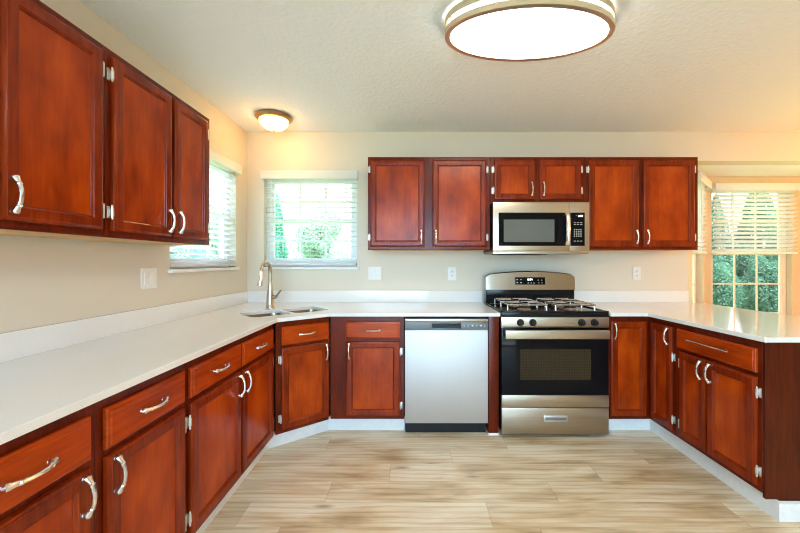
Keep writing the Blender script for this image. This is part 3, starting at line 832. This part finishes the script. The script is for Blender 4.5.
# oven door
d = MB().box(0.002, RW - 0.002, 0.0, 0.0295, 0.303, 0.772, 0.004).build('oven_door', 'blackglass', t)
MB().box(0.132, 0.637, -0.0012, 0.0, 0.410, 0.631, 0.0004, 1).build('oven_window', 'ovenwin', d)
st = MB().box(0.002, RW - 0.002, -0.004, 0.0295, 0.217, 0.302, 0.003).build('lower_trim', 'steel', d)
bdg = MB().lathe([(0.0145, -0.0045), (0.0145, -0.0062), (0.0115, -0.0062), (0.0115, -0.0050), (0.001, -0.0050)], 24, (0.384, 0, 0.258), axis='y', cap1=True)
bdg.tube([(0.378, -0.0058, 0.262), (0.384, -0.0058, 0.266), (0.388, -0.0058, 0.260), (0.382, -0.0058, 0.255), (0.389, -0.0058, 0.251)], 0.0012, 5)
bdg.build('badge', 'steel', d)
hb = MB()
hb.box(0.012, RW - 0.024, -0.062, -0.040, 0.713, 0.774, 0.009, 3)
hb.build('handle', 'steel', d)
hp = MB(); hp.box(0.03, 0.075, -0.0405, 0.001, 0.722, 0.758, 0.003); hp.box(RW - 0.075, RW - 0.03, -0.0405, 0.001, 0.722, 0.758, 0.003)
hp.build('handle_bracket', 'blackplastic', d)
# storage drawer
d = MB().box(0.002, RW - 0.002, -0.002, 0.0295, 0.026, 0.213, 0.004).build('storage_drawer', 'steel', t)
mb = MB(); mb.box(0.300, 0.466, -0.012, -0.001, 0.118, 0.162, 0.003, 2)
h = mb.build('handle', 'hinge', d)
MB().box(0.309, 0.457, -0.0128, -0.0115, 0.128, 0.149).build('handle_recess', 'greyplastic', d)
# backguard with an arched top
mb = MB()
xs = [0.0 + RW * i / 24 for i in range(25)]
def arch(x): u = (x - RW / 2) / (RW / 2); return 1.172 - 0.030 * abs(u) ** 2.2 - (0.018 if abs(u) > 0.985 else 0)
yb0, yb1 = 0.520, 0.600
loops = []
for x in xs:
    zt = arch(x)
    loops.append([(x, yb0, 1.012), (x, yb0 + 0.012, zt - 0.008), (x, yb0 + 0.022, zt), (x, yb1, zt), (x, yb1, 1.012)])
mb.loft(loops); bgd = mb.build('backguard', 'steel_guard', t)
mb = MB(); mb.box(0.002, RW - 0.002, 0.535, 0.60, 0.894, 1.0115); mb.box(0.010, RW - 0.010, 0.529, 0.536, 0.955, 1.0115, 0.002)
mb.build('rear_vent', 'blackenamel', t)
dm = Matrix.Translation((0, yb0 + 0.0052, 1.085)) @ Matrix.Rotation(R(-5.0), 4, 'X')
mb = MB(); mb.box(0.250, 0.508, -0.0035, 0.004, -0.030, 0.034, 0.001, mat=dm); dp = mb.build('display_panel', 'blackglass', t)
mb = MB()
def seg_digit(mb, ch, x, z, w, h, y0, y1, mat, th=0.0022):
    S = {'0': 'abcdef', '1': 'bc', '2': 'abged', '3': 'abgcd', '4': 'fgbc', '5': 'afgcd', '8': 'abcdefg'}[ch]
    R_ = {'a': (x, x + w, z + h - th, z + h), 'g': (x, x + w, z + h / 2 - th / 2, z + h / 2 + th / 2), 'd': (x, x + w, z, z + th),
          'f': (x, x + th, z + h / 2, z + h), 'b': (x + w - th, x + w, z + h / 2, z + h), 'e': (x, x + th, z, z + h / 2), 'c': (x + w - th, x + w, z, z + h / 2)}
    for s_ in S:
        a, b, c, d_ = R_[s_]; mb.box(a, b, y0, y1, c, d_, mat=mat)
for i, ch in enumerate('12'): seg_digit(mb, ch, 0.352 + i * 0.011, 0.006, 0.008, 0.015, -0.0046, -0.0035, dm)
for i, ch in enumerate('24'): seg_digit(mb, ch, 0.3785 + i * 0.011, 0.006, 0.008, 0.015, -0.0046, -0.0035, dm)
mb.box(0.3738, 0.3758, -0.0046, -0.0035, 0.009, 0.011, mat=dm).box(0.3738, 0.3758, -0.0046, -0.0035, 0.016, 0.018, mat=dm)
mb.build('clock_digits', 'glyph', dp, smooth=False)
for xx, zz in ((0.268, -.014), (0.300, -.014), (0.362, -.017), (0.388, -.017), (0.412, -.017), (0.448, .008), (0.478, .008), (0.452, -.016), (0.482, -.016), (0.268, .012), (0.3, .012)):
    mb = MB(); mb.box(xx - 0.006, xx + 0.006, -0.0042, -0.0035, zz - 0.0015, zz + 0.0015, mat=dm); mb.box(xx - 0.0035, xx + 0.0035, -0.0042, -0.0035, zz + 0.003, zz + 0.005, mat=dm)
    mb.build('button', 'print', dp, smooth=False)


# ------------------------------------------------------------------ microwave
MX, MY, MWd = 0.633, 2.762, 0.760
t = thing('microwave', 'stainless over-the-range microwave hung under the short cabinet', 'microwave', (MX, MY, 0))
MB().box(0.004, MWd - 0.004, 0.034, 0.395, 1.322, 1.722, 0.002).build('body', 'blackplastic', t)
d = MB().box(0, 0.603, 0, 0.0335, 1.338, 1.722, 0.004).build('door', 'steel', t)
pn = MB().box(0.605, MWd, 0, 0.0335, 1.338, 1.722, 0.004).build('control_side', 'steel', t)
MB().box(0, MWd, 0.004, 0.34, 1.3135, 1.3365, 0.004).build('base_grille', 'steel', t)
MB().box(0.06, 0.45, 0.05, 0.30, 1.309, 1.314).build('filter', 'gap', t)
gp = MB().box(0.042, 0.520, -0.0022, 0.002, 1.377, 1.640, 0.0008, 1).build('door_glass', 'blackglass', d)
MB().box(0.083, 0.482, -0.0032, -0.0021, 1.408, 1.585, 0.0003, 1).build('window', 'micwin', d)
hm = MB()
hm.box(0.5205, 0.602, -0.0022, 0.002, 1.377, 1.640, 0.0008, 1); hm.build('handle_recess', 'blackglass', d)
pts = [(0.575, 0.0, 1.395), (0.575, -0.022, 1.392), (0.575, -0.036, 1.42), (0.575, -0.042, 1.508), (0.575, -0.036, 1.598), (0.575, -0.022, 1.626), (0.575, 0.0, 1.622)]
MB().tube(pts, [0.016, 0.017, 0.017, 0.017, 0.017, 0.017, 0.016], 12).build('handle', 'nickel', d)
bd = MB().lathe([(0.012, 0.0), (0.012, -0.0015), (0.0095, -0.0015), (0.0095, -0.0008), (0.001, -0.0008)], 24, (0.378, 0, 1.680), axis='y', cap1=True)
bd.tube([(0.373, -0.0012, 1.683), (0.378, -0.0012, 1.686), (0.381, -0.0012, 1.681), (0.376, -0.0012, 1.677), (0.382, -0.0012, 1.674)], 0.001, 5)
bd.build('badge', 'steel', d)
cg = MB().box(0.608, 0.722, -0.0022, 0.002, 1.377, 1.640, 0.0008, 1).build('control_panel', 'blackglass', t)
mb = MB()
for i, ch in enumerate('12'): seg_digit(mb, ch, 0.668 + i * 0.009, 1.606, 0.0065, 0.013, -0.0033, -0.0022, None, 0.002)
for i, ch in enumerate('24'): seg_digit(mb, ch, 0.690 + i * 0.009, 1.606, 0.0065, 0.013, -0.0033, -0.0022, None, 0.002)
mb.box(0.6862, 0.6880, -0.0033, -0.0022, 1.609, 1.611).box(0.6862, 0.6880, -0.0033, -0.0022, 1.614, 1.616)
mb.build('clock_digits', 'glyph', cg, smooth=False)
mb = MB()
for c in range(4):
    for r_ in range(4):
        xx = 0.640 + c * 0.017; zz = 1.505 - r_ * 0.017; mb.box(xx - 0.004, xx + 0.004, -0.0030, -0.0022, zz - 0.004, zz + 0.004)
for c in range(3):
    for zz, hh in ((1.560, 0.004), (1.546, 0.004), (1.415, 0.004)):
        xx = 0.643 + c * 0.025; mb.box(xx - 0.008, xx + 0.008, -0.0030, -0.0022, zz - hh / 2, zz + hh / 2)
mb.box(0.655, 0.660, -0.0030, -0.0022, 1.615, 1.618)
mb.build('keypad_print', 'print', cg, smooth=False)

# ------------------------------------------------------------------ lamps
t = thing('ceiling_lamp', 'large oval double ring ceiling lamp with glowing white diffuser', 'lamp', (0.550, 1.672, ZC))
sx, sy = 0.397, 0.212
def oval_ring(z, tube_r, f):
    return [((sx * f) * math.cos(a), (sy * f + 0.0) * math.sin(a), z) for a in [2 * math.pi * k / 64 for k in range(65)]]
mb = MB(); mb.lathe([(1.0, -0.001), (1.0, -0.018), (0.99, -0.020)], 64, sx=sx * 0.93, sy=sy * 0.90, cap0=True); mb.build('base_plate', 'lampmetal', t)
def band(z0, z1, f0, f1):
    mb = MB()
    prof = [(f0, z0), (f1, z0), (f1 * 1.004, (z0 + z1) / 2), (f1, z1), (f0, z1), (f0, z0)]
    loops = [[(sx * f * math.cos(a) , (sy - sx * (1 - f)) * math.sin(a), z) for a in [2 * math.pi * k / 72 for k in range(72)]] for f, z in prof]
    return mb.loft(loops, False, False)
band(-0.050, -0.014, 0.965, 0.999).build('ring', 'lampmetal', t)
band(-0.098, -0.070, 0.938, 1.000).build('ring', 'lampmetal', t)
mb = MB()
prof = [(0.955, -0.021), (0.955, -0.068), (0.935, -0.090), (0.70, -0.094), (0.30, -0.096), (0.02, -0.096)]
loops = [[(sx * f * math.cos(a), max(0.004, sy - sx * (1 - f) if f > 0.9 else sy * f * 0.9) * math.sin(a), z) for a in [2 * math.pi * k / 72 for k in range(72)]] for f, z in prof]
mb.loft(loops, True, True).build('diffuser', 'oval', t)
for a in (R(18), R(162), R(198), R(342)):
    c, s_ = math.cos(a), math.sin(a)
    MB().tube([(sx * .995 * c, sy * .99 * s_, -0.094), (sx * .995 * c, sy * .99 * s_, -0.024)], 0.004, 8).build('post', 'lampmetal', t)
t = thing('dome_lamp', 'small dome ceiling lamp over the sink corner', 'lamp', (-1.122, 2.825, ZC))
MB().lathe([(0.132, -0.0005), (0.141, -0.005), (0.144, -0.012), (0.138, -0.022), (0.130, -0.030), (0.118, -0.037), (0.106, -0.037)], 40, cap0=True).build('rim', 'bronze', t)
MB().lathe([(0.112, -0.034), (0.110, -0.048), (0.099, -0.071), (0.077, -0.090), (0.050, -0.102), (0.020, -0.108), (0.002, -0.109)], 40, cap1=True).build('glass_bowl', 'dome', t)
MB().lathe([(0.011, -0.1085), (0.012, -0.112), (0.008, -0.115), (0.009, -0.119), (0.001, -0.122)], 16, cap0=True, cap1=True).build('finial', 'bronze', t)

# ------------------------------------------------------------------ wall plates
def plate(label, loc, rz, w, h, kind, group=None):
    nm = {'switch': 'switch_plate', 'outlet': 'wall_outlet'}[kind]
    t = thing(nm, label, 'switch' if kind == 'switch' else 'outlet', loc, rz, group)
    MB().box(-w / 2, w / 2, -0.006, 0, -h / 2, h / 2, 0.002).build('cover', 'plate', t)
    if kind == 'switch':
        for xx in (-0.023, 0.023):
            MB().box(xx - 0.0165, xx + 0.0165, -0.0085, -0.005, -0.033, 0.033, 0.0012).build('rocker', 'plate', t)
    else:
        for zz in (-0.0195, 0.0195):
            r_ = MB().box(-0.0165, 0.0165, -0.0078, -0.005, zz - 0.0145, zz + 0.0145, 0.003).build('receptacle', 'plate', t)
            MB().box(-0.0075, -0.005, -0.0083, -0.0076, zz - 0.002, zz + 0.0065).box(0.005, 0.0075, -0.0083, -0.0076, zz - 0.002, zz + 0.0065)\
                .box(-0.002, 0.002, -0.0083, -0.0076, zz - 0.0095, zz - 0.0055).build('slots', 'slot', r_, smooth=False)
    return t
plate('white double switch plate on the left wall under the hanging cabinets', (XL, 1.985, 1.157), R(90), 0.118, 0.116, 'switch')
plate('white double switch plate right of the sink window', (-0.344, YB, 1.147), 0, 0.118, 0.118, 'switch')
plate('white outlet on the wall above the dishwasher', (0.352, YB, 1.144), 0, 0.074, 0.118, 'outlet')
plate('white outlet on the wall right of the range', (2.016, YB, 1.146), 0, 0.074, 0.118, 'outlet')

# ------------------------------------------------------------------ outside
GZ = -0.45
o = MB().box(-70, 70, -70, 110, GZ - 0.1, GZ).build('lawn_ground', 'lawn', smooth=False); o['kind'] = 'structure'
o = MB().box(-6, 10, -12, YF - 0.15, -0.16, -0.08).build('bounce_slab_ground', 'bounce_slab', smooth=False); o['kind'] = 'structure'  # unseen slab added to bounce sunlight through the rear opening onto the ceiling
def foliage(name, mat, parent, n, shape, size, seed):
    rng = np.random.default_rng(seed)
    pos = shape(rng, n)
    a = rng.normal(size=(n, 3)); a /= np.linalg.norm(a, axis=1)[:, None]
    b = np.cross(a, rng.normal(size=(n, 3))); b /= np.linalg.norm(b, axis=1)[:, None]
    s_ = size * rng.uniform(0.6, 1.4, (n, 1))
    V = np.concatenate([pos + a * s_, pos + b * s_ * 0.6, pos - a * s_, pos - b * s_ * 0.6], axis=1).reshape(-1, 3)
    F = np.arange(4 * n).reshape(-1, 4)
    me = bpy.data.meshes.new(name); me.from_pydata(V.tolist(), [], F.tolist()); me.materials.append(M[mat])
    o = bpy.data.objects.new(name, me); COL.objects.link(o); o.parent = parent
    return o
def cone_shape(h, r, z0):
    def f(rng, n):
        u = 1 - np.sqrt(rng.uniform(0, 1, n)); a = rng.uniform(0, 2 * np.pi, n)
        rad = r * np.clip((1 - u) ** 0.75, 0, 1) * np.sqrt(rng.uniform(0.35, 1, n)) * (1 + 0.12 * np.sin(a * 3 + u * 14))
        return np.stack([rad * np.cos(a), rad * np.sin(a), z0 + u * h], 1)
    return f
def blob_shape(rx, rz, zc, k, seed):
    r0 = np.random.default_rng(seed)
    C = r0.normal(size=(k, 3)); C /= np.linalg.norm(C, axis=1)[:, None]; C *= r0.uniform(0.2, 0.72, (k, 1)); Rk = r0.uniform(0.28, 0.5, k)
    def f(rng, n):
        i = rng.integers(0, k, n); d = rng.normal(size=(n, 3)); d /= np.linalg.norm(d, axis=1)[:, None]
        p = C[i] + d * Rk[i][:, None] * rng.uniform(0.6, 1, (n, 1)) ** 0.5
        return p * np.array([rx, rx, rz]) + np.array([0, 0, zc])
    return f
seed_n = [10]
def conifer(label, x, y, h, r, mat='conifer', n=5000, size=0.06):
    seed_n[0] += 1
    t = thing('conifer_tree', label, 'tree', (x, y, GZ), 0, 'trees outside the windows')
    MB().tube([(0, 0, 0), (0, 0, h * 0.5), (0, 0, h * 0.93)], [r * 0.16, r * 0.1, 0.01], 8).build('trunk', 'bark', t)
    foliage('crown', mat, t, n, cone_shape(h - 0.1, r, 0.1), size, seed_n[0])
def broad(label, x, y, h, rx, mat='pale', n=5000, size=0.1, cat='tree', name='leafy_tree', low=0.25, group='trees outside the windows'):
    seed_n[0] += 1
    t = thing(name, label, cat, (x, y, GZ), 0, group)
    zc = h * (low + 1) / 2; rz = h * (1 - low) / 2
    tr = MB(); tr.tube([(0, 0, 0), (0.03, 0, h * 0.3), (0, 0, h * 0.7)], [h * 0.03, h * 0.022, h * 0.008], 8)
    for k in range(5):
        a = k * 1.3; tr.tube([(0.02, 0, h * 0.3), (rx * .3 * math.cos(a), rx * .3 * math.sin(a), h * .5), (rx * .55 * math.cos(a), rx * .55 * math.sin(a), h * .68)], [h * .012, h * .008, h * .003], 6)
    tr.build('trunk', 'bark', t)
    foliage('crown', mat, t, n, blob_shape(rx, rz, zc, 16, seed_n[0]), size, seed_n[0])
def px(u, y): return (u - 413) * y / 350
def pz(v, y): return CAM_H - (v - 262) * y / 350
conifer('narrow green conifer at the left side of the sink window', px(277, 9), 9, pz(193, 9) - GZ, 0.46, n=14000, size=0.03)
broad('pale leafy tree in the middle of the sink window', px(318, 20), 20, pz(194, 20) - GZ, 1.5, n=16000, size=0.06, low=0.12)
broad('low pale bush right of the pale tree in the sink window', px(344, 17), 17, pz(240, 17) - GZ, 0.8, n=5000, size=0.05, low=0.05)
broad('green bush low in the side window on the left wall', px(190, 7), 7, pz(244, 7) - GZ, 0.9, 'conifer', 12000, 0.03, 'bush', 'garden_bush', 0.02)
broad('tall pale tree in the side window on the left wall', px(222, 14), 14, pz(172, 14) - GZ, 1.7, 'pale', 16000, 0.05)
conifer('left narrow conifer behind the bay window', px(716, 9.5), 9.5, pz(192, 9.5) - GZ, 0.62, 'hedge', 12000, 0.035)
conifer('tall broad conifer behind the bay window', px(758, 10), 10, pz(178, 10) - GZ, 1.0, 'hedge', 18000, 0.04)
for u, y, v, rx, lb in [(700, 8.35, 232, 0.46, 'leftmost dark bush of the back row outside the bay'), (745, 8.35, 240, 0.46, 'dark bush of the back row between the two conifers outside the bay'),
                        (792, 8.35, 226, 0.50, 'rightmost dark bush of the back row outside the bay'), (721, 7.2, 252, 0.42, 'front dark bush low in the left panes of the bay window'),
                        (768, 7.2, 250, 0.42, 'front dark bush low in the right panes of the bay window')]:
    broad(lb, px(u, y), y, pz(v, y) - GZ, rx, 'hedge', 16000, 0.022, 'bush', 'hedge_bush', 0.0, 'hedge outside the bay')
